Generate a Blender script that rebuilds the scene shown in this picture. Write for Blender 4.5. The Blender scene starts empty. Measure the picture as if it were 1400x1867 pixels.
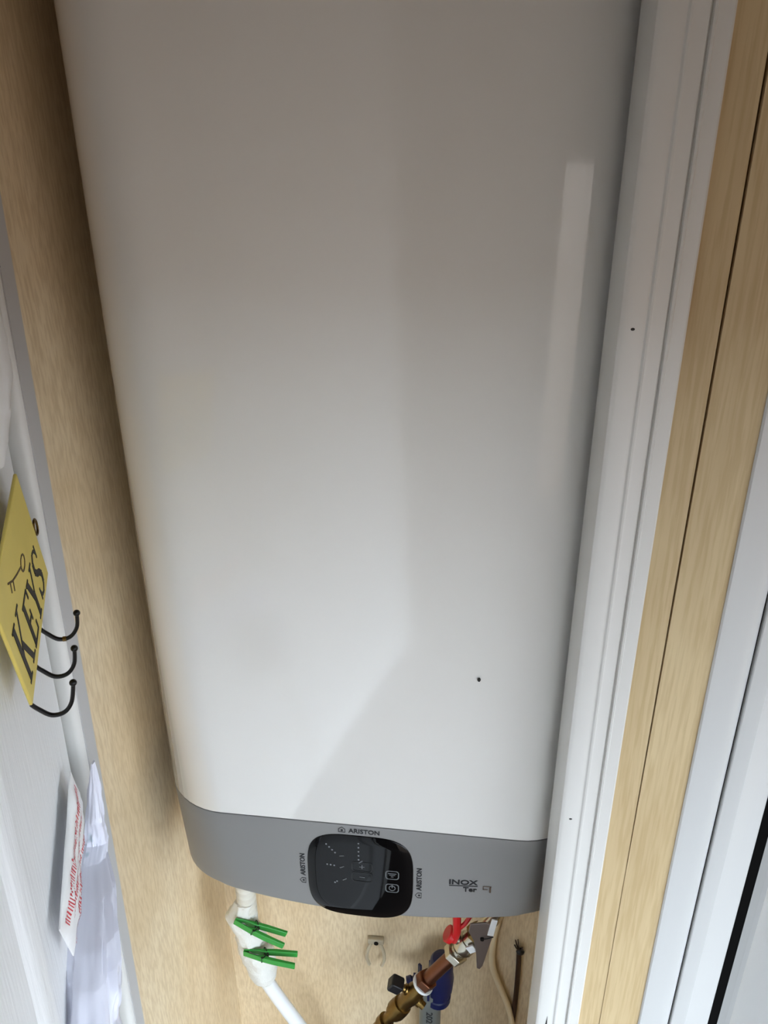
import bpy, bmesh, math, random
from math import sin, cos, pi, radians, sqrt, atan2
from mathutils import Vector, Matrix, noise

random.seed(7)
SC = bpy.context.scene
COL = SC.collection

# ------------------------------------------------------------------ camera
cam_d = bpy.data.cameras.new('camera'); cam = bpy.data.objects.new('camera', cam_d); COL.objects.link(cam)
cam_d.sensor_fit = 'VERTICAL'; cam_d.sensor_height = 36.0; cam_d.lens = 1402/1867*36.0
cam_d.clip_start = .01; cam_d.clip_end = 200
CAMR = Matrix.Rotation(radians(6.2), 4, 'Z') @ Matrix.Rotation(radians(65.5), 4, 'X') @ Matrix.Rotation(radians(-.37), 4, 'Z')
cam.matrix_world = Matrix.Translation((0, 0, 1.5)) @ CAMR
SC.camera = cam

# ------------------------------------------------------------------ light
W = bpy.data.worlds.new('overcast_sky'); SC.world = W; W.use_nodes = True
bg = W.node_tree.nodes['Background']
bg.inputs[0].default_value = (.76, .88, 1.0, 1); bg.inputs[1].default_value = 1.0
VS = SC.view_settings
VS.view_transform = 'Standard'; VS.look = 'None'; VS.gamma = 1.0; VS.use_curve_mapping = False
VS.exposure = 3.22

FLOOR_Z = -.15
ROOF_Z = 1.95
RY = -1.15         # rear wall of the added hall
HEAD_Z = 1.38      # low head of the added opening, dims the heater towards its top

# ------------------------------------------------------------------ materials
def srgb(r, g, b):
    f = lambda c: (c/255/12.92) if c/255 <= .04045 else ((c/255+.055)/1.055)**2.4
    return (f(r), f(g), f(b), 1)

def mat(name, col, rough=.5, metal=0, coat=0, bump=0, bscale=200, spec=.5, vary=0, vscale=6, trans=0, stretch=None):
    m = bpy.data.materials.new(name); m.use_nodes = True
    nt = m.node_tree; b = nt.nodes['Principled BSDF']
    b.inputs['Base Color'].default_value = col; b.inputs['Roughness'].default_value = rough
    b.inputs['Metallic'].default_value = metal; b.inputs['Coat Weight'].default_value = coat
    b.inputs['Coat Roughness'].default_value = .04
    b.inputs['Specular IOR Level'].default_value = spec
    b.inputs['Transmission Weight'].default_value = trans
    if bump or vary:
        tc = nt.nodes.new('ShaderNodeTexCoord'); mp = nt.nodes.new('ShaderNodeMapping')
        nt.links.new(tc.outputs['Object'], mp.inputs[0])
        if stretch: mp.inputs['Scale'].default_value = stretch
    if bump:
        n = nt.nodes.new('ShaderNodeTexNoise'); n.inputs['Scale'].default_value = bscale; n.inputs['Detail'].default_value = 3
        nt.links.new(mp.outputs[0], n.inputs[0])
        bp = nt.nodes.new('ShaderNodeBump'); bp.inputs['Strength'].default_value = bump; bp.inputs['Distance'].default_value = .002
        nt.links.new(n.outputs[0], bp.inputs['Height']); nt.links.new(bp.outputs[0], b.inputs['Normal'])
    if vary:
        n = nt.nodes.new('ShaderNodeTexNoise'); n.inputs['Scale'].default_value = vscale; n.inputs['Detail'].default_value = 4
        nt.links.new(mp.outputs[0], n.inputs[0])
        mx = nt.nodes.new('ShaderNodeMix'); mx.data_type = 'RGBA'
        mx.inputs['A'].default_value = [c*(1-vary) for c in col[:3]]+[1]
        mx.inputs['B'].default_value = [min(1, c*(1+vary)) for c in col[:3]]+[1]
        nt.links.new(n.outputs[0], mx.inputs['Factor']); nt.links.new(mx.outputs['Result'], b.inputs['Base Color'])
    return m

def wood_mat(name, c1, c2, c3, st2=.16, st3=.22, a2=.42, a3=.16):
    """pale wood-print wallboard: fine upright flecks over a soft mottling"""
    m = bpy.data.materials.new(name); m.use_nodes = True
    nt = m.node_tree; b = nt.nodes['Principled BSDF']; b.inputs['Roughness'].default_value = .55
    b.inputs['Specular IOR Level'].default_value = .3
    tc = nt.nodes.new('ShaderNodeTexCoord')
    def ns(scale, st, det):
        mp = nt.nodes.new('ShaderNodeMapping'); mp.inputs['Scale'].default_value = st
        nt.links.new(tc.outputs['Object'], mp.inputs[0])
        n = nt.nodes.new('ShaderNodeTexNoise'); n.inputs['Scale'].default_value = scale; n.inputs['Detail'].default_value = det
        nt.links.new(mp.outputs[0], n.inputs[0]); return n
    n1 = ns(9, (1, 1, .5), 3); n2 = ns(300, (1, 1, st2), 3); n3 = ns(70, (1, 1, st3), 4)
    r1 = nt.nodes.new('ShaderNodeValToRGB'); r1.color_ramp.elements[0].color = c1; r1.color_ramp.elements[1].color = c2
    r1.color_ramp.elements[0].position = .35; r1.color_ramp.elements[1].position = .65
    nt.links.new(n1.outputs[0], r1.inputs[0])
    def over(prev, nz, lo, hi, amt):
        r = nt.nodes.new('ShaderNodeValToRGB'); r.color_ramp.elements[0].position = lo; r.color_ramp.elements[1].position = hi
        r.color_ramp.elements[0].color = (amt, amt, amt, 1); r.color_ramp.elements[1].color = (0, 0, 0, 1)
        nt.links.new(nz.outputs[0], r.inputs[0])
        mx = nt.nodes.new('ShaderNodeMix'); mx.data_type = 'RGBA'
        nt.links.new(r.outputs[0], mx.inputs['Factor']); nt.links.new(prev, mx.inputs['A']); mx.inputs['B'].default_value = c3
        return mx.outputs['Result']
    o = over(r1.outputs[0], n2, .38, .58, a2)
    o = over(o, n3, .34, .56, a3)
    nt.links.new(o, b.inputs['Base Color'])
    return m

M = dict(
    wood=wood_mat('wood_print_board', srgb(226, 203, 166), srgb(236, 217, 184), srgb(196, 169, 128)),
    wood_front=wood_mat('front_wood_print_board', srgb(203, 180, 140), srgb(212, 190, 150), srgb(176, 148, 104), .05, .06, .38, .22),
    white_gloss=mat('white_enamel', srgb(232, 229, 223), .10, 0, .6),
    grey_cover=mat('silver_grey_plastic', srgb(138, 136, 134), .42, .25),
    dark_gap=mat('dark_gap', srgb(25, 25, 25), .8),
    black_glass=mat('black_glass', srgb(6, 6, 7), .03, 0, 0, spec=.22),
    print_black=mat('black_print', srgb(20, 20, 24), .5),
    print_grey=mat('grey_print', srgb(120, 122, 124), .4),
    chrome=mat('chrome', srgb(205, 200, 190), .14, 1),
    upvc=mat('white_upvc', srgb(206, 206, 204), .28, 0, .15),
    trim_white=mat('white_trim', srgb(221, 219, 214), .38),
    door_white=mat('white_grained_door', srgb(236, 236, 236), .45, bump=.35, bscale=45, stretch=(6, 6, .35)),
    gasket=mat('black_rubber', srgb(3, 3, 3), .9, spec=.1),
    bead_grey=mat('grey_glazing_bead', srgb(150, 150, 148), .5),
    blind=mat('grey_blind', srgb(205, 205, 203), .8),
    glass=mat('window_glass', (1, 1, 1, 1), .0, trans=1),
    brass_sign=mat('yellow_gold_sign', srgb(236, 214, 114), .38, .1, vary=.12, vscale=25),
    black_iron=mat('black_iron', srgb(16, 15, 15), .35, .3),
    brass=mat('old_brass', srgb(122, 97, 54), .34, 1, vary=.25, vscale=60),
    copper=mat('dull_copper', srgb(122, 80, 60), .38, 1, vary=.2, vscale=50),
    nickel=mat('nickel_plate', srgb(190, 184, 168), .22, 1, vary=.15, vscale=60),
    steel=mat('brushed_steel', srgb(170, 160, 155), .38, 1),
    red=mat('red_plastic', srgb(205, 22, 28), .4),
    blue=mat('dark_blue_plastic', srgb(15, 25, 74), .4),
    grey_pipe=mat('grey_pvc', srgb(112, 115, 112), .45),
    black_plastic=mat('black_plastic', srgb(20, 20, 24), .45),
    white_plastic=mat('white_plastic', srgb(235, 236, 236), .4),
    cloth=mat('white_cloth', srgb(226, 223, 214), .85, bump=.5, bscale=300),
    yarn=mat('white_yarn_tape', srgb(226, 224, 216), .9, bump=.6, bscale=500),
    green=mat('green_plastic', srgb(52, 150, 58), .38),
    spring=mat('spring_wire', srgb(60, 62, 60), .35, .8),
    cream=mat('cream_cable', srgb(235, 216, 180), .5),
    brown=mat('brown_cable', srgb(54, 30, 12), .5),
    clear_plastic=mat('milky_plastic', srgb(226, 214, 188), .3, trans=.35),
    bag=mat('white_bag_film', srgb(240, 239, 238), .35),
    lilac=mat('lilac_bag_film', srgb(226, 226, 238), .3),
    red_print=mat('red_print', srgb(205, 70, 80), .5),
    deck=mat('brown_paving', srgb(98, 78, 60), .8, vary=.1, vscale=4),
    roof=mat('added_hall_ceiling', srgb(72, 58, 48), .8),
    carpet=mat('dark_carpet', srgb(66, 50, 40), .95, bump=.3, bscale=300),
    hall=mat('added_hall_board', srgb(86, 72, 62), .7),
    sleeve=mat('ivory_plastic', srgb(216, 210, 196), .5),
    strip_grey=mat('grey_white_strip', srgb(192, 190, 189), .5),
    dirt=mat('dark_speck', srgb(40, 36, 34), .8),
    blue_ink=mat('grey_blue_print', srgb(168, 182, 192), .5),
)

def print_patches(m, ink, scale, lo):
    nt = m.node_tree; b = nt.nodes['Principled BSDF']; c = tuple(b.inputs['Base Color'].default_value)
    tc = nt.nodes.new('ShaderNodeTexCoord'); n = nt.nodes.new('ShaderNodeTexNoise'); n.inputs['Scale'].default_value = scale
    r = nt.nodes.new('ShaderNodeValToRGB'); r.color_ramp.elements[0].position = lo; r.color_ramp.elements[1].position = lo+.03
    r.color_ramp.elements[0].color = c; r.color_ramp.elements[1].color = ink
    nt.links.new(tc.outputs['Object'], n.inputs[0]); nt.links.new(n.outputs[0], r.inputs[0]); nt.links.new(r.outputs[0], b.inputs['Base Color'])
print_patches(M['lilac'], srgb(176, 190, 200), 26, .63)

# ------------------------------------------------------------------ mesh helpers
class MB:
    def __init__(s): s.v = []; s.f = []
    def add(s, vs, fs):
        o = len(s.v); s.v += [Vector(v) for v in vs]; s.f += [tuple(i+o for i in f) for f in fs]; return s
    def box(s, x0, x1, y0, y1, z0, z1, M4=None):
        vs = [Vector((x, y, z)) for z in (z0, z1) for y in (y0, y1) for x in (x0, x1)]
        if M4: vs = [M4 @ v for v in vs]
        return s.add(vs, [(0, 2, 3, 1), (4, 5, 7, 6), (0, 1, 5, 4), (2, 6, 7, 3), (0, 4, 6, 2), (1, 3, 7, 5)])
    def rings(s, rs, cap=True, closed=True):
        n = len(rs[0]); vs = [p for r in rs for p in r]; fs = []
        for i in range(len(rs)-1):
            for j in range(n if closed else n-1):
                k = (j+1) % n
                fs.append((i*n+j, i*n+k, (i+1)*n+k, (i+1)*n+j))
        if cap: fs.append(tuple(reversed(range(n)))); fs.append(tuple(range((len(rs)-1)*n, len(rs)*n)))
        return s.add(vs, fs)
    def lathe(s, prof, p0, axis, n=20, sides=None):
        """prof = [(dist along axis, radius)]"""
        a = Vector(axis).normalized(); p0 = Vector(p0)
        u = a.orthogonal().normalized(); w = a.cross(u); n = sides or n
        return s.rings([[p0+a*h+(u*cos(2*pi*k/n)+w*sin(2*pi*k/n))*max(r, 1e-5) for k in range(n)] for h, r in prof])
    def tube(s, pts, r, n=10, step=6):
        pts = [Vector(p) for p in pts]
        P = []
        if step and len(pts) > 2:
            for i in range(len(pts)-1):
                a = pts[max(i-1, 0)]; b = pts[i]; c = pts[i+1]; d = pts[min(i+2, len(pts)-1)]
                for k in range(step):
                    t = k/step
                    P.append(.5*((2*b)+(c-a)*t+(2*a-5*b+4*c-d)*t*t+(3*b-a-3*c+d)*t**3))
            P.append(pts[-1])
        else: P = pts
        rs = []; u = None
        for i, p in enumerate(P):
            t = (P[min(i+1, len(P)-1)]-P[max(i-1, 0)]).normalized()
            u = t.orthogonal().normalized() if u is None else (u-t*u.dot(t)).normalized()
            w = t.cross(u); rr = r(i/(len(P)-1)) if callable(r) else r
            rs.append([p+(u*cos(2*pi*k/n)+w*sin(2*pi*k/n))*rr for k in range(n)])
        return s.rings(rs)
    def sphere(s, c, r, n=14, m=8, sc=(1, 1, 1)):
        c = Vector(c)
        return s.rings([[c+Vector((r*sc[0]*sin(pi*i/m)*cos(2*pi*k/n), r*sc[1]*sin(pi*i/m)*sin(2*pi*k/n), -r*sc[2]*cos(pi*i/m))) for k in range(n)]
                        for i in [.05]+list(range(1, m))+[m-.05]])
    def prism(s, poly, y0, y1, M4=None):
        """poly in (x, z), extruded from y0 to y1"""
        n = len(poly)
        vs = [Vector((x, y0, z)) for x, z in poly]+[Vector((x, y1, z)) for x, z in poly]
        if M4: vs = [M4 @ v for v in vs]
        fs = [tuple(range(n)), tuple(reversed(range(n, 2*n)))]+[(i, i+n, (i+1) % n+n, (i+1) % n) for i in range(n)]
        return s.add(vs, fs)
    def extrude(s, prof, z0, z1, shear=0, zp=0):
        """profile in (x, y), extruded upright"""
        return s.rings([[Vector((x, y+shear*(z-zp), z)) for x, y in prof] for z in (z0, z1)])
    def build(s, name, m, parent=None, smooth=35, bevel=0, seg=2):
        me = bpy.data.meshes.new(name); me.from_pydata([tuple(v) for v in s.v], [], s.f)
        bm = bmesh.new(); bm.from_mesh(me); bmesh.ops.recalc_face_normals(bm, faces=bm.faces); bm.to_mesh(me); bm.free()
        me.materials.append(m)
        if smooth: me.shade_smooth(); me.set_sharp_from_angle(angle=radians(smooth))
        o = bpy.data.objects.new(name, me); COL.objects.link(o)
        if parent: o.parent = parent
        if bevel:
            b = o.modifiers.new('bevel', 'BEVEL'); b.width = bevel; b.segments = seg; b.limit_method = 'ANGLE'; b.angle_limit = radians(40)
        return o

def thing(name, label, cat, M4=None, group=None):
    o = bpy.data.objects.new(name, None); COL.objects.link(o); o.empty_display_size = .02
    if M4 is not None: o.matrix_world = M4
    return tag(o, label, cat, group)
def tag(o, label, cat, group=None):
    o['label'] = label; o['category'] = cat
    if group: o['group'] = group
    return o
def struct(o, label=None):
    o['kind'] = 'structure'
    if label: o['label'] = label
    return o

def glyphs(txt, width, height, sx=1.0):
    """text outline mesh in (x, y), scaled to width x height, centred on 0,0"""
    c = bpy.data.curves.new('lettering', 'FONT'); c.body = txt; c.size = 1; c.resolution_u = 3
    c.offset = .022
    o = bpy.data.objects.new('lettering', c); COL.objects.link(o)
    dg = bpy.context.evaluated_depsgraph_get(); me = bpy.data.meshes.new_from_object(o.evaluated_get(dg))
    vs = [v.co.copy() for v in me.vertices]; fs = [tuple(p.vertices) for p in me.polygons]
    bpy.data.objects.remove(o); bpy.data.curves.remove(c); bpy.data.meshes.remove(me)
    x0 = min(v.x for v in vs); x1 = max(v.x for v in vs); y0 = min(v.y for v in vs); y1 = max(v.y for v in vs)
    return [((v.x-(x0+x1)/2)/(x1-x0)*width, (v.y-(y0+y1)/2)/(y1-y0)*height) for v in vs], fs

# ================================================================== STRUCTURE
YB = .93          # back of the cupboard
XL, XR = -.391, .190
TILT = .044
# back wall, cupboard sides
w = struct(MB().box(XL-.03, XR+.03, YB, YB+.03, FLOOR_Z, ROOF_Z).build('wall_back', M['wood'], smooth=0), 'wood print board at the back of the cupboard')
MB().box(.1575, XR-.0005, YB-.010, YB+.001, FLOOR_Z, ROOF_Z).build('corner_batten', M['wood'], w, bevel=.002)
# left side: follows the slight lean of its frame
mb = MB()
zs = (FLOOR_Z, ROOF_Z)
mb.rings([[Vector((XL, .6255+TILT*(z-.92), z)), Vector((XL, YB+.02, z)), Vector((XL-.03, YB+.02, z)), Vector((XL-.03, .6255+TILT*(z-.92), z))] for z in zs])
struct(mb.build('wall_left', M['wood'], smooth=0), 'wood print board along the left side of the cupboard')
# right: side of the cupboard (behind the casing) and the front wall with its panels
wr = struct(MB().box(XR, XR+.02, .64, YB+.03, FLOOR_Z, ROOF_Z).build('wall_right', M['wood'], smooth=0), 'wood print wall between cupboard and window')
PY = .612
MB().box(.140, .1905, PY, PY+.028, FLOOR_Z, ROOF_Z).build('wall_panel', M['wood_front'], wr, smooth=0)
mb = MB()     # second panel, the joint beside it closes towards the floor
edge = [(FLOOR_Z, .1906), (.80, .1909), (1.0, .1918), (ROOF_Z, .1936)]
mb.rings([[Vector((x, PY-.0008, z)), Vector((.262, PY-.0008, z)), Vector((.262, PY+.028, z)), Vector((x, PY+.028, z))] for z, x in edge])
MB().box(.19, .196, PY+.010, PY+.028, FLOOR_Z, ROOF_Z).build('joint_backing', M['dark_gap'], wr, smooth=0)
mb.build('wall_panel', M['wood_front'], wr, smooth=0)
# front wall left of the frame, wall beyond the window
struct(MB().box(-1.6, -.425, .64, .67, FLOOR_Z, ROOF_Z).build('wall_front', M['wood'], smooth=0))

# left frame upright: grey-looking inner face and rounded bright nosing
def left_trim():
    prof = [(XL+.0015, .6255), (XL+.0015, .607)]
    for k in range(7):
        a = pi/2*k/6; prof.append((XL+.0015-.0075*(1-cos(a)), .607-.006*sin(a)))
    prof += [(-.425, .601), (-.425, .6255)]
    return MB().extrude(prof, FLOOR_Z, ROOF_Z, TILT, .92)
t1 = struct(left_trim().build('trim_1', M['trim_white']), 'white upright of the cupboard frame on the left')
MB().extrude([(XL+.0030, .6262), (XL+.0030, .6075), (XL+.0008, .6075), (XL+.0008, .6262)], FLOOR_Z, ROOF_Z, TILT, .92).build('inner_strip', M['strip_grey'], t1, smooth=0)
# right casing: stepped profile across its face
xa, xb = .1128, .1640; F = .600
def P(f): return xa+(xb-xa)*f
prof = [(xa, .655), (xa, F+.004), (xa+.0012, F+.0012), (P(.06), F+.0003), (P(.10), F), (P(.33), F), (P(.36), F+.0006), (P(.40), F+.0007),
        (P(.43), F-.0005), (P(.46), F-.0006), (P(.50), F+.0003), (P(.675), F+.0008), (P(.69), F+.0026), (P(.705), F+.0026), (P(.72), F-.0008), (P(.755), F-.0010), (P(.78), F+.0012),
        (P(.97), F+.0016), (xb, F+.003), (xb, .6125), (.150, .6125), (.150, .655)]
struct(MB().extrude(prof, FLOOR_Z, ROOF_Z).build('trim_2', M['trim_white'], smooth=25), 'white moulded casing along the right edge of the cupboard')

tr2 = bpy.data.objects['trim_2']
MB().prism([(.1242, .5520), (.1272, .5520), (.1264, .5745)], F-.0004, F+.002).build('split', M['dirt'], tr2, smooth=0)
for x_, z_ in ((.1241, .8890), (.1240, 1.3840)):
    MB().sphere((x_, F, z_), .0011, 8, 5, (1.5, .4, 1)).build('chip', M['dirt'], tr2)

# window to the right
x_f0, x_f1, x_s1, x_k0, x_k1 = .2345, .2725, .3190, .3190, .3315
wn = bpy.data.objects.new('window_1', None); COL.objects.link(wn); wn.empty_display_size = .05
wn.location = (.53, PY, FLOOR_Z); struct(wn, 'white plastic framed window at the right edge')
def wpart(mb, n, m, sm=30):
    for v in mb.v: v -= wn.location
    return mb.build(n, m, wn, smooth=sm)
fp = [(x_f0, PY+.03), (x_f0, PY-.002), (x_f0+.0015, PY-.0035), (x_f0+.0235, PY-.0035), (x_f0+.0262, PY-.003)]
for k in range(1, 7):
    a = pi/2*k/6; fp.append((x_f0+.0262+.0118*sin(a), PY-.003+.015*(1-cos(a))))
fp += [(x_f1, PY+.03)]
wpart(MB().extrude(fp, FLOOR_Z, ROOF_Z), 'window_frame', M['upvc'], 25)
sp = [(x_f1+.0012, PY+.03), (x_f1+.0012, PY+.004), (x_f1+.002, PY+.0028), (x_f1+.0145, PY+.0012), (x_f1+.0165, PY+.0014), (x_f1+.0185, PY+.0026),
      (x_f1+.034, PY+.0065), (x_f1+.0445, PY+.0085), (x_s1-.0008, PY+.0095), (x_s1, PY+.0105), (x_s1, PY+.03)]
wpart(MB().extrude(sp, FLOOR_Z, ROOF_Z), 'sash', M['upvc'], 18)
wpart(MB().box(x_f1, x_f1+.0016, PY+.0095, PY+.02, FLOOR_Z, ROOF_Z), 'frame_seal', M['gasket'], 0)
wpart(MB().extrude([(x_k0, PY+.03), (x_k0, PY+.0118), (x_k1, PY+.0140), (x_k1, PY+.03)], FLOOR_Z, ROOF_Z), 'glass_seal', M['gasket'], 0)
wpart(MB().extrude([(x_k1, PY+.045), (x_k1, PY+.017), (x_k1+.010, PY+.0215), (x_k1+.013, PY+.022), (x_k1+.0135, PY+.024), (x_k1+.021, PY+.027), (x_k1+.0225, PY+.045)], FLOOR_Z, ROOF_Z), 'glazing_bead', M['bead_grey'], 20)
wpart(MB().box(x_k1+.014, .735, PY+.032, PY+.036, FLOOR_Z, ROOF_Z), 'pane', M['glass'], 0)
wpart(MB().box(x_k1+.010, .75, PY+.075, PY+.080, FLOOR_Z, ROOF_Z), 'blind', M['blind'], 0)
wpart(MB().box(.735, .80, PY-.010, PY+.03, FLOOR_Z, ROOF_Z), 'window_frame', M['upvc'], 0)

# floor, ceiling and walls of an unseen hall, added to shape the daylight
EX, EY0, EY1, RX0 = 1.15, -1.15, .32, .24   # unseen corner opening, sited to steer daylight onto door and heater
struct(MB().box(-1.6, EX+.12, RY, 1.2, FLOOR_Z-.05, FLOOR_Z).build('floor', M['carpet'], smooth=0), 'dark hall carpet')
struct(MB().box(-90, 90, -90, 12, FLOOR_Z-.12, FLOOR_Z-.07).build('floor', M['deck'], smooth=0), 'paving outside')
struct(MB().box(-1.6, EX+.12, RY, 1.2, ROOF_Z, ROOF_Z+.05).build('ceiling', M['roof'], smooth=0), 'unseen ceiling, added to shut out the sky')
rw = MB().box(-1.6, RX0, RY-.05, RY, FLOOR_Z, ROOF_Z); rw.box(RX0, EX+.12, RY-.05, RY, HEAD_Z, ROOF_Z)
struct(rw.build('wall_rear_added', M['hall'], smooth=0), 'unseen rear wall with low opening, added to shape the daylight')
struct(MB().box(-1.65, -1.6, RY, .67, FLOOR_Z, ROOF_Z).build('wall_far_left_added', M['hall'], smooth=0))  # unseen end wall, added to close the hall against daylight
we = MB().box(EX, EX+.10, EY1, PY+.03, FLOOR_Z, ROOF_Z)
we.box(EX, EX+.10, EY0, EY1, HEAD_Z, ROOF_Z)
struct(we.build('wall_outer_added', M['hall'], smooth=0), 'unseen side wall with low opening, added to shape the daylight')

# ================================================================== DOOR standing open on the left
TH = radians(20)
Dh = Matrix.Rotation(-(pi/2-TH), 4, 'Z')            # local x = along the leaf towards us, y = out of its inner face
H0 = Vector((-.402, .594, .92))
LEAN = Matrix.Rotation(-math.atan(TILT), 4, 'X')
door = thing('door_1', 'white grained door leaf standing open on the left', 'door', Matrix.Translation(H0) @ LEAN @ Dh)
del door['category']; struct(door)
DW = .72
z0, z1 = FLOOR_Z-.92+.06, ROOF_Z-.92-.05
MB().box(0, DW, -.035, 0, z0, z1).build('door_leaf', M['door_white'], door, bevel=.002)
def mould(x0, x1, za, zb):
    mb = MB()
    prof = [(0, 0), (.004, .006), (.010, .009), (.018, .007), (.024, .003), (.030, .0)]
    rs = []
    for d_, h in prof:
        rs.append([Vector((x0+d_, h, za+d_)), Vector((x1-d_, h, za+d_)), Vector((x1-d_, h, zb-d_)), Vector((x0+d_, h, zb-d_))])
    return mb.rings(rs, cap=False)
mould(.225, DW-.09, z0+.12, z1-.10).build('door_moulding', M['door_white'], door)
MB().box(DW-.028, DW-.001, 0, .006, z0, z1).build('door_edge_strip', M['trim_white'], door, bevel=.002)

# plaque frame: upright plane parallel to the leaf; pl(t, p, z) -> world
def DP(t, p, z):
    return Vector((-.402, .596, 0)) + Vector((sin(TH), -cos(TH), 0))*t + Vector((cos(TH), sin(TH), 0))*p + Vector((0, 0, z))

# ---------------- key plaque
ang = radians(17.2)
ex = Vector((-sin(TH)*1, cos(TH), 0)); en = Vector((cos(TH), sin(TH), 0)); ez = Vector((0, 0, 1))
px = (ex*cos(ang)+ez*sin(ang)); pz = (ez*cos(ang)-ex*sin(ang))
B = DP(.153, .0145, 1.109)                               # bottom left corner of the sheet
PM = Matrix((px, pz, en)).transposed().to_4x4(); PM.translation = B
plq = thing('key_plaque', 'yellow plaque lettered KEYS with three black hooks, hung askew on white door', 'sign', PM)
PW, PH = .148, .119
MB().add(*(lambda m: (m.v, m.f))(MB().box(0, PW, 0, PH, .0025, .0055))).build('plate', M['brass_sign'], plq, bevel=.0012)
# serif capitals as strokes
def stroke(mb, a, b, wd, z=.0056):
    a = Vector((a[0], a[1], 0)); b = Vector((b[0], b[1], 0)); d = (b-a).normalized(); n = Vector((-d.y, d.x, 0))*wd/2
    mb.add([(a+n)+Vector((0, 0, z)), (a-n)+Vector((0, 0, z)), (b-n)+Vector((0, 0, z)), (b+n)+Vector((0, 0, z)),
            (a+n)+Vector((0, 0, z+.0004)), (a-n)+Vector((0, 0, z+.0004)), (b-n)+Vector((0, 0, z+.0004)), (b+n)+Vector((0, 0, z+.0004))],
           [(0, 1, 2, 3), (7, 6, 5, 4), (0, 4, 5, 1), (1, 5, 6, 2), (2, 6, 7, 3), (3, 7, 4, 0)])
def letters():
    T, t, s = .0062, .0026, .0022
    out = []
    def L(x, y, w, h, strokes):
        mb = MB()
        for (a, b, wd) in strokes: stroke(mb, (x+a[0]*w, y+a[1]*h), (x+b[0]*w, y+b[1]*h), wd)
        out.append(mb)
    L(.012, .012, .030, .060, [((.18, 0), (.18, 1), T), ((0, .01), (.4, .01), s), ((0, .99), (.4, .99), s), ((.25, .42), (.85, .98), t), ((.65, .99), (1.05, .99), s),
                               ((.42, .58), (.9, .02), T*.9), ((.7, .01), (1.15, .01), s)])
    L(.050, .010, .022, .048, [((.2, 0), (.2, 1), T), ((0, .02), (1, .02), t), ((0, .98), (1, .98), t), ((.2, .5), (.75, .5), t), ((1, 0), (1, .22), t), ((1, .78), (1, 1), t), ((.75, .38), (.75, .62), s)])
    L(.077, .008, .026, .048, [((.5, 0), (.5, .48), T), ((.28, .01), (.72, .01), s), ((.12, .98), (.5, .42), T), ((.9, .98), (.52, .45), t), ((-.05, .99), (.32, .99), s), ((.7, .99), (1.08, .99), s)])
    pts = [(.92, .82), (.75, .96), (.45, 1), (.18, .88), (.14, .68), (.38, .54), (.68, .44), (.9, .28), (.82, .1), (.5, 0), (.2, .05), (.06, .2)]
    ws = [t, t, t, t*1.4, T*.9, T, T, T*.9, t*1.4, t, t, t]
    L(.107, .008, .022, .046, [(pts[i], pts[i+1], (ws[i]+ws[i+1])/2*1.05) for i in range(len(pts)-1)]+[((.95, .7), (.95, 1), s), ((.04, 0), (.04, .3), s)])
    return out
for mb in letters(): mb.build('letter', M['print_black'], plq, smooth=0)
mb = MB()                                                     # key drawn above the lettering
kp = [(.040, .098), (.052, .089), (.066, .082), (.080, .076)]
for a, b in zip(kp, kp[1:]): stroke(mb, a, b, .0016)
for k in range(10):
    a0, a1 = 2*pi*k/10, 2*pi*(k+1)/10
    stroke(mb, (.088+.008*cos(a0), .073+.006*sin(a0)), (.088+.008*cos(a1), .073+.006*sin(a1)), .0016)
stroke(mb, (.046, .094), (.042, .086), .0016); stroke(mb, (.053, .0885), (.049, .081), .0016)
mb.build('key_drawing', mat('brown_print', srgb(86, 66, 34), .5), plq, smooth=0)
mb = MB()
for k in range(12):
    a0, a1 = 2*pi*k/12, 2*pi*(k+1)/12
    mb.tube([(PW+.007+.0065*cos(a0), .052+.0075*sin(a0), .005), (PW+.007+.0065*cos(a1), .052+.0075*sin(a1), .005)], .0011, 6, 0)
mb.build('hanging_ring', M['brass'], plq)
PMi = PM.inverted()
for k, (t, zb, zt, pb) in enumerate([(.075, 1.129, 1.142, .050), (.114, 1.117, 1.131, .0505), (.150, 1.105, 1.122, .052)]):
    mb = MB()
    pts = [DP(t, .018, zb+.003), DP(t, .022, zb-.002), DP(t, .031, zb-.010), DP(t, .041, zb-.009), DP(t, .048, zb), DP(t, pb, zt)]
    mb.tube([PMi @ p for p in pts], lambda u: .0019-.0004*abs(u-.4), 8)
    h = mb.build('hook', M['black_iron'], plq)
    MB().sphere(PMi @ DP(t, pb, zt+.001), .0030).build('hook_ball', M['black_iron'], h)
    if k == 0: MB().lathe([(0, .0023), (.003, .0023)], PMi @ DP(t, .0345, zb-.0105), PMi.to_3x3() @ en, 8).build('rust_spot', M['brass'], h)

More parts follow.
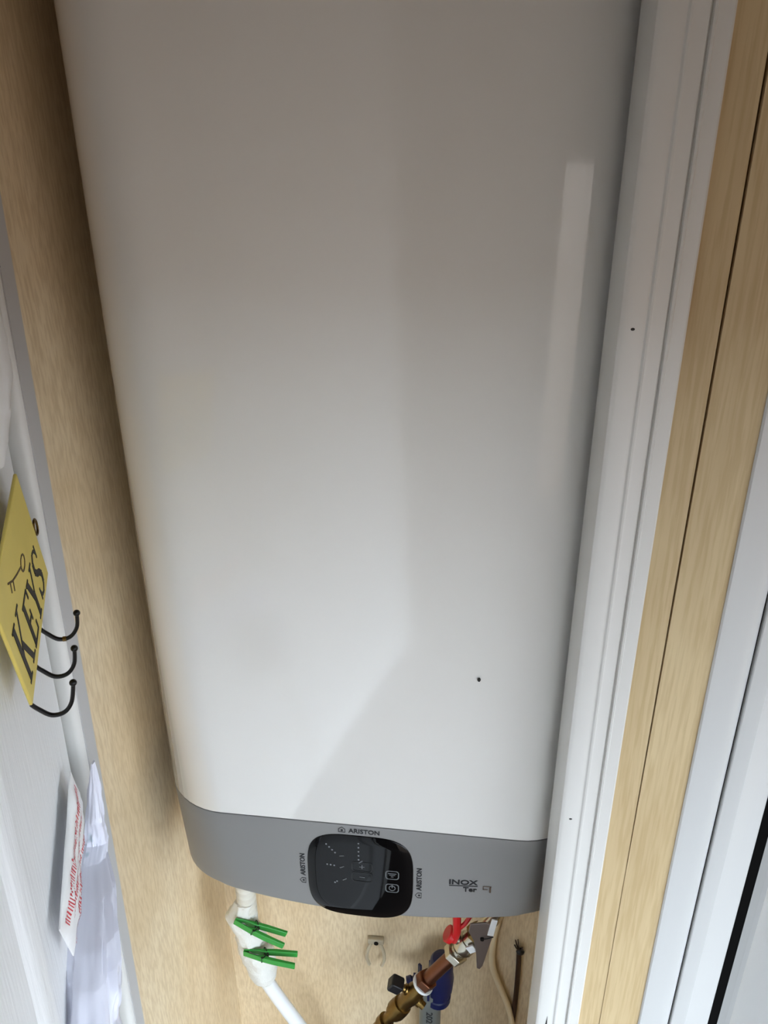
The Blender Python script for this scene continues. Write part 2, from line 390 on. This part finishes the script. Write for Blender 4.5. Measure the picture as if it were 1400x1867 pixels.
# ================================================================== WATER HEATER
HX, HY = -.0955, .661
HM = Matrix.Translation((HX, HY, 0)) @ Matrix.Rotation(radians(-1.1), 4, 'Z')
heater = thing('water_heater', 'large white flat wall-hung water heater with grey control cover at its base', 'water heater', HM)
HW, RC, DEP = .261, .085, .245
def outline(t=0, inset=0, sx=1.0):
    """plan outline, from back left round the front to back right; t = 0 straight front, 1 = bowed lower edge"""
    pts = [(-HW, DEP), (-HW, .19), (-HW, .13)]
    cx = HW-RC
    for k in range(13):
        a = pi/2*k/12; pts.append((-cx-RC*cos(a), RC-RC*sin(a)))
    n = 22
    for k in range(1, n): pts.append((-cx+2*cx*k/n, 0))
    for k in range(13):
        a = pi/2*(1-k/12); pts.append((cx+RC*cos(a), RC-RC*sin(a)))
    pts += [(HW, .13), (HW, .19), (HW, DEP)]
    out = []
    for x, y in pts:
        if y < RC: y += t*(-.008+.5*min(abs(x), .2)**2)*(1-y/RC)
        x *= sx
        # inset towards the middle
        if inset:
            vx = -1 if x > 0 else 1
            fx = min(1, max(0, (abs(x)-cx)/RC)) if y < RC else 1
            x += vx*inset*fx
            y += inset*(sqrt(max(0, 1-fx*fx)) if y < RC else 0)
        out.append((x, y))
    return out
def surf(x, z):
    t = max(0, min(1, (.788-z)/.135))
    return t*(-.008+.5*min(abs(x), .2)**2)
ZS = .7905
rows = [(ZS+.0012, .0030), (ZS+.0003, .0016), (ZS+.0004, .0007), (ZS+.0016, .0), (1.68, 0), (1.70, .0012), (1.712, .005), (1.720, .013)]
MB().rings([[Vector((x, y, z)) for x, y in outline(0, ins)] for z, ins in rows]).build('casing', M['white_gloss'], heater, smooth=40)
MB().rings([[Vector((x, y, z)) for x, y in outline(0, .006)] for z in (ZS-.010, ZS+.01)]).build('seam', M['dark_gap'], heater)
rows = [(ZS-.0008, .0022, 0, 1), (ZS-.0012, .0006, 0, 1), (ZS-.003, .0, 0, 1)]
for k in range(1, 9):
    f = k/8; rows.append((ZS-.003-f*(.1325-.003), 0, min(1, .03+f*.95), 1-.014*f))
zb = rows[-1][0]
for k in range(1, 6):
    a = pi/2*k/5; rows.append((zb-.007*sin(a), .007*(1-cos(a)), 1, .986))
rows.append((zb-.007, .03, 1, .986))
MB().rings([[Vector((x, y, z)) for x, y in outline(t, ins, sx)] for z, ins, t, sx in rows]).build('control_cover', M['grey_cover'], heater, smooth=40)
# pipe stubs under the cover
for x in (-.205, .175):
    MB().lathe([(0, .0125), (.10, .0125)], (x, .139, .56), (0, 0, 1), 16).build('pipe_stub', M['nickel'], heater)
# display
dcx, dcz, dhw, dhh = -.0078, .7128, .0645, .0632
def sq(a, s=1.0, n=3.8):
    c, d = cos(a), sin(a)
    return dcx+dhw*s*math.copysign(abs(c)**(2/n), c), dcz+dhh*s*math.copysign(abs(d)**(2/n), d)
rs = []
NA = 72
for s_, off in [(1.0, .002), (1.0, -.0006), (.988, -.0014), (.8, -.0015), (.5, -.0015), (.2, -.0015), (.01, -.0015)]:
    rs.append([Vector((sq(2*pi*k/NA, s_)[0], surf(*sq(2*pi*k/NA, s_))+off, sq(2*pi*k/NA, s_)[1])) for k in range(NA)])
disp = MB().rings(rs).build('display_panel', M['black_glass'], heater, smooth=50)
def flat(vs2, fs, cx, cz, rot=0, lift=.0003, th=.0003):
    """a thin printed shape laid on the cover"""
    c, s = cos(rot), sin(rot); mb = MB()
    top = []
    for x, y in vs2:
        X = cx+x*c-y*s; Z = cz+x*s+y*c
        top.append(Vector((X, surf(X, Z)-lift-th, Z)))
    bot = [v+Vector((0, th, 0)) for v in top]; n = len(top)
    mb.add(top, fs)
    from collections import Counter
    ed = Counter(); orient = {}
    for f in fs:
        for a, b in zip(f, f[1:]+f[:1]):
            k = (min(a, b), max(a, b)); ed[k] += 1; orient[k] = (a, b)
    o = len(mb.v); mb.v += bot
    mb.f += [(orient[k][0], orient[k][1], orient[k][1]+o, orient[k][0]+o) for k, c_ in ed.items() if c_ == 1]
    return mb
def ring2(pts, wd):
    n = len(pts); cx = sum(p[0] for p in pts)/n; cz = sum(p[1] for p in pts)/n; r = max(math.hypot(p[0]-cx, p[1]-cz) for p in pts)
    inner = [(cx+(p[0]-cx)*(1-wd/r), cz+(p[1]-cz)*(1-wd/r)) for p in pts]
    return pts+inner, [(i, (i+1) % n, (i+1) % n+n, i+n) for i in range(n)]
def put(name, m, parent, vs, fs, cx, cz, rot=0, lift=.0003):
    return flat(vs, fs, cx, cz, rot, lift).build(name, m, parent, smooth=0)
A = glyphs('ARISTON', .0372, .0064)
HOUSE = ring2([(-.0042, -.0034), (.0042, -.0034), (.0042, .0016), (0, .0046), (-.0042, .0016)], .0009)
DOT = ([(.0014*cos(2*pi*k/10), .0014*sin(2*pi*k/10)-.0004) for k in range(10)], [tuple(range(10))])
def brand(cx, cz, rot, s=1.0):
    o = put('brand_lettering', M['print_black'], heater, [(x*s, y) for x, y in A[0]], A[1], cx, cz, rot)
    hx, hz = -(.0186*s+.0078), 0
    X = cx+hx*cos(rot); Z = cz+hx*sin(rot)
    h = put('house_emblem', M['print_black'], heater, *HOUSE, X, Z, rot)
    put('emblem_dot', M['print_black'], h, *DOT, X, Z, rot)
brand(-.098-HX, .7825, 0)
brand(-.1742-HX, .7215, pi/2, .95)
brand(-.0318-HX, .7165, pi/2, .95)
g = glyphs('INOX', .034, .0080); put('model_lettering', M['print_black'], heater, *g, .0212-HX, .7165)
put('model_bar', M['print_black'], heater, [(-.017, -.0005), (.017, -.0005), (.017, .0005), (-.017, .0005)], [(0, 1, 2, 3)], .0212-HX, .7105)
g = glyphs('Ter', .0165, .0075); put('model_lettering', M['print_black'], heater, *g, .0292-HX, .7048)
mb = flat([(-.005, .0046), (.005, .0046), (.005, .0034), (-.005, .0034)], [(0, 1, 2, 3)], .0495-HX, .7068)
for q in ([(-.005, -.0012), (.0008, -.0012), (.0008, -.0002), (-.005, -.0002)], [(.0028, -.0060), (.0048, -.0060), (.0048, .0040), (.0028, .0040)], [(-.005, -.0012), (-.004, -.0012), (-.004, .0040), (-.005, .0040)]):
    m2 = flat(q, [(0, 1, 2, 3)], .0495-HX, .7068, lift=.0006); mb.add(m2.v, m2.f)
mb.build('chrome_emblem', M['chrome'], heater, smooth=0)
# marks on the display
def dpos(px_, py_):      # crop frame 200x160 px of the display -> local x, z
    return px_, py_
def dot(x, z, r=.0011):
    put('indicator_dot', M['print_grey'], disp, [(r*cos(2*pi*k/8), r*sin(2*pi*k/8)) for k in range(8)], [tuple(range(8))], x, z, 0, .0016)
for k in range(4): dot(-.1435-HX+k*.0035, .7600-k*.0040)
for k in range(5): dot(-.1045-HX, .7655-k*.0062, .0010)
for k in range(3): dot(-.1430-HX+k*.0043, .7285-k*.0003)
for k in range(2): dot(-.1340-HX+k*.0026, .7010+k*.0022)
def rr(w_, h_, r, n=4):
    out = []
    for cx, cz, a0 in ((w_/2-r, h_/2-r, 0), (-w_/2+r, h_/2-r, pi/2), (-w_/2+r, -h_/2+r, pi), (w_/2-r, -h_/2+r, 3*pi/2)):
        for k in range(n+1): out.append((cx+r*cos(a0+pi/2*k/n), cz+r*sin(a0+pi/2*k/n)))
    return out
M['btn'] = mat('button_edge', srgb(3, 3, 3), .3); M['btn_line'] = mat('button_line', srgb(95, 97, 98), .4)
def button(x, z, w_, h_, m, sym):
    b = put('button', m, disp, *ring2(rr(w_, h_, min(w_, h_)*.28), .0013), x, z, 0, .0016)
    for q in sym:
        put('button_symbol', M['btn_line'], b, *q, x, z, 0, .0016)
bar = lambda x0, x1, y0, y1: ([(x0, y0), (x1, y0), (x1, y1), (x0, y1)], [(0, 1, 2, 3)])
button(-.1005-HX, .7300, .026, .0145, M['btn'], [bar(-.003, .003, -.0005, .0005), bar(-.0005, .0005, -.003, .003)])
button(-.1005-HX, .7140, .026, .0145, M['btn'], [bar(-.003, .003, -.0005, .0005)])
arc = ring2([(.0042*cos(2*pi*k/14), .0042*sin(2*pi*k/14)) for k in range(14)], .0010)
button(-.0640-HX, .7215, .0165, .0135, M['btn_line'], [bar(-.005, .005, .0018, .0028), bar(-.0035, .0035, -.0006, .0004), bar(-.0015, .0015, -.0032, -.0020)])
button(-.0640-HX, .7010, .0165, .0135, M['btn_line'], [arc, bar(-.0006, .0006, .0005, .0050)])
for x, z, a in ((-.1250, .7440, .2), (-.1250, .7265, .5), (-.1220, .7075, .6), (-.1020, .7375, .7)):
    put('indicator_mark', M['btn_line'], disp, *bar(-.0028, .0028, -.0006, .0006), x-HX, z, a, .0016)
# tiny speck stuck to the casing
tag(MB().sphere((.0262, .6567, 1.0128), .0018, 8, 6, (1, .5, 1.5)).build('dead_fly', M['dirt']), 'tiny dark fly stuck low on the white heater casing', 'insect')

# ================================================================== LEFT PIPE, WRAPS, PEGS, HOSE
def noisy(p, s, a, seed=0): return a*noise.noise(Vector(p)*s+Vector((seed, seed*1.7, 0)))
PX, PYY = -.303, .80
pf = thing('pipe_fitting', 'white ridged pipe fitting under the left of the heater, wrapped with white cloth', 'pipe', Matrix.Translation((PX, PYY, .44)))
prof = []
for k in range(13):
    z = .012+k*.013
    prof += [(z, .0122), (z+.003, .0150), (z+.009, .0150), (z+.012, .0122)]
MB().lathe(prof, (0, 0, -.02), (0, 0, 1), 20).build('ridged_sleeve', M['sleeve'], pf)
# cloth wrap: irregular lofted bandage
def loft(levels, seed, amp, n=40):
    rs = []
    for (z, cx, cy, rx, ry) in levels:
        r_ = []
        for k in range(n):
            a = 2*pi*k/n
            d = Vector((cos(a), sin(a), 0)); q = Vector((cos(a)*1.3, sin(a)*1.3, z*40))
            g = 1+amp*noise.noise(q*2+Vector((seed, 0, 0)))+amp*.6*noise.noise(q*5+Vector((seed, 3, 0)))
            r_.append(Vector((cx+d.x*rx*g, cy+d.y*ry*g, z)))
        rs.append(r_)
    return MB().rings(rs)
def lev(keys, n=26):
    out = []
    for i in range(n):
        u = i/(n-1)*(len(keys)-1); k = min(int(u), len(keys)-2); f = u-k; f = f*f*(3-2*f)
        out.append(tuple(a+(b-a)*f for a, b in zip(keys[k], keys[k+1])))
    return out
o = Vector((0, 0, 0))
keys = [(.470, PX-.002, PYY, .0150, .0150), (.455, PX-.006, PYY, .0175, .018), (.440, PX-.010, PYY-.002, .0235, .022), (.425, PX-.007, PYY-.002, .0225, .023), (.405, PX-.002, PYY, .0200, .021),
        (.385, PX+.001, PYY, .0225, .023), (.365, PX+.004, PYY, .0250, .026), (.345, PX+.009, PYY, .0258, .025), (.332, PX+.011, PYY, .0235, .022)]
cw = loft(lev(keys, 34), 2, .16); cw = cw.build('cloth_wrap', M['cloth'], smooth=60); tag(cw, 'crumpled white cloth wrapped round the pipe under the heater', 'cloth')
keys = [(.345, PX+.010, PYY, .0205, .021), (.330, PX+.012, PYY, .0235, .024), (.312, PX+.014, PYY, .0225, .023), (.297, PX+.0155, PYY, .0185, .019), (.287, PX+.017, PYY, .0125, .013)]
yw = loft(lev(keys, 24), 5, .03)
for i, v in enumerate(yw.v):
    k = i//40
    if k % 2: v.x += .0007*(1 if v.x > PX+.013 else -1); v.y += .0007*(1 if v.y > PYY else -1)
yw = yw.build('yarn_wrap', M['yarn'], smooth=60); tag(yw, 'rounded white yarn binding where the white hose leaves the cloth', 'binding')
hs = MB().tube([(PX+.014, PYY, .312), (PX+.0175, PYY, .287), (PX+.036, PYY, .242), (PX+.064, PYY, .182), (PX+.088, PYY+.005, .120), (PX+.100, PYY+.05, .03), (PX+.100, PYY+.08, FLOOR_Z+.012)], .0112, 16).build('drain_hose', M['white_plastic'], smooth=60)
tag(hs, 'smooth white hose running down from the bound pipe end', 'hose')

def peg(M4, label):
    t = thing('clothes_peg', label, 'clothes peg', M4, 'green pegs on the wrapped pipe')
    L = .083
    for s in (-1, 1):
        pts_o = [(0, .0022), (.016, .0052), (.030, .0078), (.050, .0102), (.083, .0120)]     # outer face
        pts_i = [(0, .0004), (.010, .0026), (.018, .0040), (.026, .0030), (.034, .0022), (.040, .0040), (.055, .0055), (.083, .0078)]
        poly = pts_o+pts_i[::-1]
        n = len(poly); h = .0052
        mb = MB()
        vs = [Vector((x, s*y, -h)) for x, y in poly]+[Vector((x, s*y, h)) for x, y in poly]
        mb.add(vs, [tuple(range(n)), tuple(range(n, 2*n))]+[(i, i+n, (i+1) % n+n, (i+1) % n) for i in range(n)])
        arm = mb.build('peg_arm', M['green'], t, smooth=25, bevel=.0008)
        MB().box(.030, .0318, s*.0072-.0012, s*.0072+.0012, -.0057, .0057).build('spring_notch', mat('dark_green', srgb(24, 84, 34), .5), arm, smooth=0)
    mb = MB()
    for k in range(3):
        zc = -.003+k*.003
        mb.tube([(.036+.0034*cos(a), .0034*sin(a), zc+.001*a/6.3) for a in [2*pi*i/10 for i in range(11)]], .0008, 6, 0)
    mb.tube([(.036, .0034, .0062), (.033, .0085, .0058), (.030, .0092, .0058)], .0008, 6, 0)
    mb.tube([(.036, -.0034, .0062), (.033, -.0085, .0058), (.030, -.0092, .0058)], .0008, 6, 0)
    mb.build('peg_spring', M['spring'], t)
    return t
peg(Matrix.Translation((-.3165, .7755, .4530)) @ Matrix.Rotation(radians(23), 4, 'Y') @ Matrix.Rotation(radians(0), 4, 'Z'), 'upper green plastic peg clipped to the white cloth wrap')
peg(Matrix.Translation((-.3075, .7735, .3855)) @ Matrix.Rotation(radians(4), 4, 'Y') @ Matrix.Rotation(radians(0), 4, 'Z'), 'lower green plastic peg clipped above the yarn binding')

# ================================================================== RIGHT PIPEWORK (plane y = .80)
def Q(x, z, y=.80): return Vector((x, y, z))
va, vb_ = Q(.056, .452), Q(.0157, .3876)
u = (vb_-va).normalized(); perp = Vector((-.839, 0, .545))
iv = thing('isolating_valve', 'nickel ball valve with red handle under the right of the heater', 'valve', Matrix.Translation(va))
def loc(mb, o_, n, m, parent=None, sm=35, bevel=0):
    for v in mb.v: v -= o_
    return mb.build(n, m, parent, smooth=sm, bevel=bevel)
b0 = Q(.044, .433)
loc(MB().lathe([(-.012, .0125), (-.011, .014), (.008, .014), (.009, .0155), (.016, .0172), (.026, .0172), (.032, .0148), (.034, .0132), (.044, .0132)], b0, u, 20), va, 'valve_body', M['nickel'], iv)
loc(MB().lathe([(0, .0165), (.001, .0185), (.013, .0185), (.014, .0165)], b0+u*.040, u, sides=6), va, 'lower_nut', M['nickel'], iv, 20, .0008)
loc(MB().lathe([(0, .0150), (.001, .0170), (.012, .0170), (.013, .015)], b0-u*.018, u, sides=6), va, 'upper_nut', M['brass'], iv, 20, .0008)
loc(MB().lathe([(0, .0085), (.020, .0085), (.021, .006), (.027, .006)], b0+u*.018, perp, 14), va, 'valve_stem', M['nickel'], iv)
hc = b0+u*.018+perp*.028
rh = loc(MB().lathe([(0, .011), (.001, .0130), (.008, .0130), (.0095, .011)], hc-perp*.002, perp, 18), va, 'red_handle', M['red'], iv)
mb = MB(); mb.tube([hc+perp*.002+Vector((.006, -.004, -.006)), hc+perp*.002+Vector((.010, -.007, .014)), hc+Vector((.008, -.008, .034)), hc+Vector((.007, -.008, .062))], lambda t_: .0062, 8)
for v in mb.v: v.x = v.x
loc(mb, va, 'handle_bar', M['red'], rh)
loc(MB().tube([hc+Vector((.009, -.008, .024)), hc+Vector((.020, -.006, .036)), hc+Vector((.028, -.004, .052))], .0035, 8), va, 'handle_wing', M['red'], rh)
loc(MB().box(-.006, .006, -.0185, -.016, -.007, .007, Matrix.Translation(b0+u*.004) @ Matrix.Rotation(radians(-33), 4, 'Y')), va, 'valve_label', M['white_plastic'], iv, 0)
# elbow up to the heater
loc(MB().tube([b0-u*.012, b0-u*.034, Q(.0765, .490), Q(.0795, .520), Q(.0795, .575)], .0115, 16), va, 'valve_elbow', M['nickel'], iv)
# safety lever plate
sl = thing('lever_plate', 'flat grey steel lever plate hanging beside the ball valve', 'lever', Matrix.Translation((.058, .775, .47)))
def lv(x, z): return (x-.058, z-.47)
poly = [lv(.0375, .4940), lv(.060, .5000), lv(.0745, .4930), lv(.0720, .4790), lv(.0700, .4680), lv(.0595, .4070), lv(.0555, .3990), lv(.0510, .4010), lv(.0490, .4300), lv(.0440, .4600), lv(.0360, .4780)]
MB().prism(poly, -.0015, .0015).build('plate', M['steel'], sl, smooth=0, bevel=.0006)
MB().lathe([(0, .0032), (.003, .0028)], (-.002, -.0012, -.003), (0, -1, 0), 12).build('pivot_pin', M['black_iron'], sl)
MB().tube([(-.002, -.003, -.003), (.006, -.003, .000), (.014, -.002, .003)], .0007, 6).build('pin_wire', M['black_iron'], sl)
MB().box(.0040, .0125, -.0035, -.002, .008, .042, Matrix.Rotation(radians(8), 4, 'Y')).build('white_tag', M['white_plastic'], sl, smooth=0)
# copper pipe
c0, c1 = Q(.0168, .3895), Q(-.0230, .3260)
cp = MB().lathe([(-.004, .0108), ((c1-c0).length+.012, .0108)], c0, u, 18).build('copper_pipe', M['copper']); tag(cp, 'short dull copper pipe slanting from ball valve to brass tap', 'pipe')
# brass drain tap
tp = thing('drain_tap', 'old brass drain tap with black square knob below the copper pipe', 'tap', Matrix.Translation(c1))
u2 = (Q(-.095, .203)-c1).normalized(); pr2 = Vector((-u2.z, 0, u2.x))*-1
if pr2.x > 0: pr2 = -pr2
loc(MB().lathe([(-.004, .0145), (-.003, .0165), (.010, .0165), (.012, .014)], c1, u2, sides=6), c1, 'copper_nut', M['copper'], tp, 20, .0008)
loc(MB().lathe([(0, .0172), (.0028, .0178), (.0050, .0172)], c1+u2*.0105, u2, 22), c1, 'white_ring', M['white_plastic'], tp)
loc(MB().lathe([(.014, .0135), (.030, .0130), (.036, .0150), (.052, .0150), (.060, .0130), (.075, .0128), (.076, .0155), (.086, .0165), (.088, .0165), (.098, .0165), (.100, .0140), (.106, .0140)], c1, u2, 20), c1, 'tap_body', M['brass'], tp)
loc(MB().lathe([(.100, .0098), (.128, .0098), (.129, .0135), (.142, .0135), (.143, .0105), (.160, .0105), (.19, .0105)], c1, u2, 18), c1, 'tail_pipe', M['brass'], tp)
tc_ = c1+u2*.042
loc(MB().lathe([(0, .0090), (.016, .0085), (.017, .0060), (.030, .0058)], tc_, pr2, 14), c1, 'knob_stem', M['brass'], tp)
kb = loc(MB().lathe([(0, .0110), (.002, .0140), (.020, .0140), (.022, .0115)], tc_+pr2*.022, pr2, sides=4), c1, 'knob', M['black_plastic'], tp, 20, .0016)
loc(MB().lathe([(0, .0088), (.018, .0082), (.0185, .0065), (.025, .0065)], tc_+u2*.006, -pr2*.9+Vector((0, -.35, 0)), 14), c1, 'outlet', M['brass'], tp)
# grey waste pipe with blue coupling behind
gp = thing('waste_pipe', 'grey plastic waste pipe standing under a dark blue coupling', 'pipe', Matrix.Translation((-.0190, .88, FLOOR_Z)))
gl = Vector((-.0190, .88, FLOOR_Z))
loc(MB().lathe([(0, .0190), (.36, .0190)], gl, (0, 0, 1), 24), gl, 'pipe_length', M['grey_pipe'], gp)
mb = MB().lathe([(.312, .0195), (.313, .0225), (.325, .0225), (.327, .0205), (.338, .0205), (.340, .0235), (.352, .0240), (.372, .0240), (.384, .0215), (.400, .0205), (.412, .0195), (.418, .0160), (.421, .0080)], gl+Vector((-.003, 0, 0)), (.05, 0, 1), 24)
loc(mb, gl, 'blue_coupling', M['blue'], gp)
mb = MB()
for k in range(8):
    a = 2*pi*k/8
    c = gl+Vector((-.003+.0245*cos(a), .0245*sin(a), .352)); mb.box(-.003, .003, -.002, .002, -.010, .018, Matrix.Translation(c) @ Matrix.Rotation(a, 4, 'Z'))
loc(mb, gl, 'coupling_ribs', M['blue'], gp)
loc(MB().lathe([(0, .0120), (.016, .0120), (.018, .0145), (.026, .0145), (.027, .010)], gl+Vector((-.014, -.006, .362)), (-.8, -.2, -.2), 14), gl, 'coupling_lug', M['blue'], gp)
g, fs = glyphs('202', .030, .0115)
mb = MB()
vs = []
for x, y in g:      # reads downward on the pipe face
    th_ = y/.0192-.02
    vs.append(Vector((.0192*sin(th_), -.0192*cos(th_), (.284-x))))
mb.add(vs, fs); mb.build('pipe_lettering', M['print_black'], gp, smooth=0)

# cables on the back wall
Y9 = .9215
tag(MB().tube([(.0735, .86, .58), (.084, .90, .40), (.0915, Y9, .330), (.0865, Y9, .2690), (.0868, Y9, .2117), (.0968, Y9, .1690), (.1143, Y9, .1187), (.1255, Y9, .0817), (.1315, Y9, .0478), (.136, Y9, -.02), (.136, Y9, FLOOR_Z+.006)], .0056, 10).build('power_cable', M['cream'], smooth=60),
    'cream cable curving down the back wall from the heater', 'cable')
bc = thing('cut_cable', 'short brown cable with frayed bare end against the back wall', 'cable', Matrix.Translation((.133, .9235, FLOOR_Z)))
loc(MB().tube([(.1322, .9235, .243), (.1335, .9235, .20), (.1342, .9235, .1523), (.134, .9235, .10), (.1330, .9235, .0485), (.1290, .9235, -.03), (.128, .9235, FLOOR_Z+.004)], .0046, 10), Vector((.133, .9235, FLOOR_Z)), 'sheath', M['brown'], bc)
loc(MB().sphere((.1338, .9215, .2450), .0072, 10, 7, (1, .8, 1)), Vector((.133, .9235, FLOOR_Z)), 'knotted_end', M['black_plastic'], bc)
for dx, dz, th_ in ((-.009, .026, .0014), (-.005, .028, .0012), (-.010, .014, .0012), (.004, .010, .0014)):
    loc(MB().tube([(.1330, .9215, .247), (.1330+dx*.6, .9205, .247+dz*.5), (.1330+dx, .9215, .247+dz)], th_, 6), Vector((.133, .9235, FLOOR_Z)), 'frayed_strand', M['brown'], bc)

# wall clip
wc = thing('wall_clip', 'small milky plastic pipe clip screwed to the back wall', 'clip', Matrix.Translation((-.120, YB, .215)))
MB().box(-.0145, .0145, -.010, 0, .014, .026).build('clip_plate', M['clear_plastic'], wc, bevel=.002)
MB().lathe([(0, .0042), (.0015, .0040), (.0016, .002)], (.001, -.010, .0185), (0, -1, 0), 12).build('screw', M['black_iron'], wc)
for s in (-1, 1):
    MB().tube([(s*.008, -.008, .015), (s*.0145, -.012, .000), (s*.0155, -.014, -.016), (s*.011, -.015, -.032)], .0032, 8).build('clip_jaw', M['clear_plastic'], wc)

# ================================================================== BAGS on the door
def film(name, quadf, nu, nv, m, amp, sc, seed, thick=.0012, parent=None):
    """crumpled sheet: quadf(u, v) -> point, pushed about by noise along nrm"""
    vs = []; fs = []
    for j in range(nv+1):
        for i in range(nu+1):
            p, nrm = quadf(i/nu, j/nv)
            q = p*sc+Vector((seed, 0, 0))
            d = noise.noise(q)+.5*abs(noise.noise(q*2.3))+.35*noise.noise(q*5)
            vs.append(p+nrm*d*amp+Vector((0, 0, noise.noise(q*1.7)*amp*.6)))
    for j in range(nv):
        for i in range(nu):
            a = j*(nu+1)+i; fs.append((a, a+1, a+nu+2, a+nu+1))
    mb = MB().add(vs, fs); o_ = mb.build(name, m, parent, smooth=50)
    s = o_.modifiers.new('thickness', 'SOLIDIFY'); s.thickness = thick
    return o_
def lerp(a, b, t): return a+(b-a)*t
# flat white packet with red print, its length running along the leaf
pa = radians(17)
qx = (ex*cos(pa)+ez*sin(pa)); qz = (ez*cos(pa)-ex*sin(pa))
O_ = DP(.178, .010, .850)
QM = Matrix((qx, qz, en)).transposed().to_4x4(); QM.translation = O_
pk = thing('packet', 'white plastic packet with lines of red print hung on the white door', 'packet', QM)
PL, PHH = .150, .060
def pillow(u_, v):
    e = min(1, 5*min(u_, 1-u_))*min(1, 4*min(v, 1-v))
    d = noise.noise(Vector((u_*7, v*4, 3)))*.003+abs(noise.noise(Vector((u_*12, v*9, 8))))*.002
    return Vector((u_*PL, v*PHH+.003*noise.noise(Vector((u_*4, 0, v*2))), .0012+(.005+d)*sqrt(e)))
mb = MB(); NU, NV = 36, 16
vs = [pillow(i/NU, j/NV) for j in range(NV+1) for i in range(NU+1)]+[Vector((pillow(i/NU, j/NV).x, pillow(i/NU, j/NV).y, 0)) for j in range(NV+1) for i in range(NU+1)]
K = (NU+1)*(NV+1); fs = []
for j in range(NV):
    for i in range(NU):
        a_ = j*(NU+1)+i; fs.append((a_, a_+1, a_+NU+2, a_+NU+1)); fs.append((a_+K, a_+NU+1+K, a_+NU+2+K, a_+1+K))
rim = [i for i in range(NU+1)]+[j*(NU+1)+NU for j in range(1, NV+1)]+[NV*(NU+1)+i for i in range(NU-1, -1, -1)]+[j*(NU+1) for j in range(NV-1, 0, -1)]
for a_, b_ in zip(rim, rim[1:]+rim[:1]): fs.append((a_, a_+K, b_+K, b_))
mb.add(vs, fs).build('packet_film', M['bag'], pk, smooth=60)
rng = random.Random(4)
for v0, hv, u0, u1 in ((.70, .17, .06, .93), (.46, .13, .14, .80), (.24, .11, .20, .74), (.07, .09, .05, .50)):
    mb = MB(); u_ = u0
    while u_ < u1:
        w_ = rng.uniform(.012, .022)
        if rng.random() < .95:
            h_ = hv*rng.uniform(.7, 1)
            q = [pillow(u_, v0), pillow(u_+w_*.5, v0), pillow(u_+w_*.5, v0+h_), pillow(u_, v0+h_)]
            mb.add([p+Vector((0, 0, .0006)) for p in q], [(0, 1, 2, 3)])
            if rng.random() < .7:
                q = [pillow(u_, v0+h_*.8), pillow(u_+w_*.8, v0+h_*.8), pillow(u_+w_*.8, v0+h_), pillow(u_, v0+h_)]
                mb.add([p+Vector((0, 0, .0006)) for p in q], [(0, 1, 2, 3)])
        u_ += w_+rng.uniform(.001, .004)
    mb.build('red_lettering', M['red_print'], pk, smooth=0)
# lilac bag bunched against the frame upright
def bunch(name, keys, seed, m, amp, label, cat, n=40, rows_=46):
    L_ = lev(keys, rows_); rs = []
    for (z, x, y, rx, ry) in L_:
        r_ = []
        for k in range(n):
            a = 2*pi*k/n
            q = Vector((cos(a)*1.1, sin(a)*1.1, z*14))
            g_ = 1+amp*(noise.noise(q*1.5+Vector((seed, 0, 0)))+.6*abs(noise.noise(q*3.1+Vector((seed, 5, 0))))+.3*noise.noise(q*7))
            r_.append(Vector((x+cos(a)*rx*g_, y+sin(a)*ry*g_, z)))
        rs.append(r_)
    o_ = MB().rings(rs).build(name, m, smooth=50); return tag(o_, label, cat)
lk = [(0.9323, -0.3702, 0.585, 0.0013, 0.003), (0.8993, -0.3722, 0.58, 0.0061, 0.006), (0.871, -0.372, 0.57, 0.0095, 0.009), (0.8448, -0.3717, 0.565, 0.0107, 0.011), (0.8378, -0.3689, 0.55, 0.0111, 0.014), (0.8334, -0.3517, 0.515, 0.0157, 0.018), (0.8237, -0.3364, 0.475, 0.02, 0.022), (0.8127, -0.3274, 0.45, 0.0211, 0.024), (0.7836, -0.3153, 0.415, 0.0214, 0.026), (0.6335999999999999, -0.3103, 0.39499999999999996, 0.02247, 0.026), (0.5636, -0.3103, 0.39499999999999996, 0.0107, 0.0156)]
lb = bunch('plastic_bag', lk, 11, M['lilac'], .42, 'bunched lilac white plastic bag hanging against the left frame upright', 'bag', 56, 90)
# crumpled white bag high on the door
tk = [(1.435, -.371, .585, .003, .008), (1.405, -.368, .577, .006, .014), (1.375, -.365, .568, .008, .020), (1.345, -.363, .556, .010, .022), (1.322, -.360, .545, .009, .020), (1.300, -.355, .530, .006, .016), (1.285, -.352, .522, .003, .008)]
tk = [(z-.0, x-.006, y, rx*.9, ry) for z, x, y, rx, ry in tk]
bunch('folded_bag', tk, 23, M['bag'], .38, 'crumpled white bag high on the door above the yellow plaque', 'bag', 30, 26)
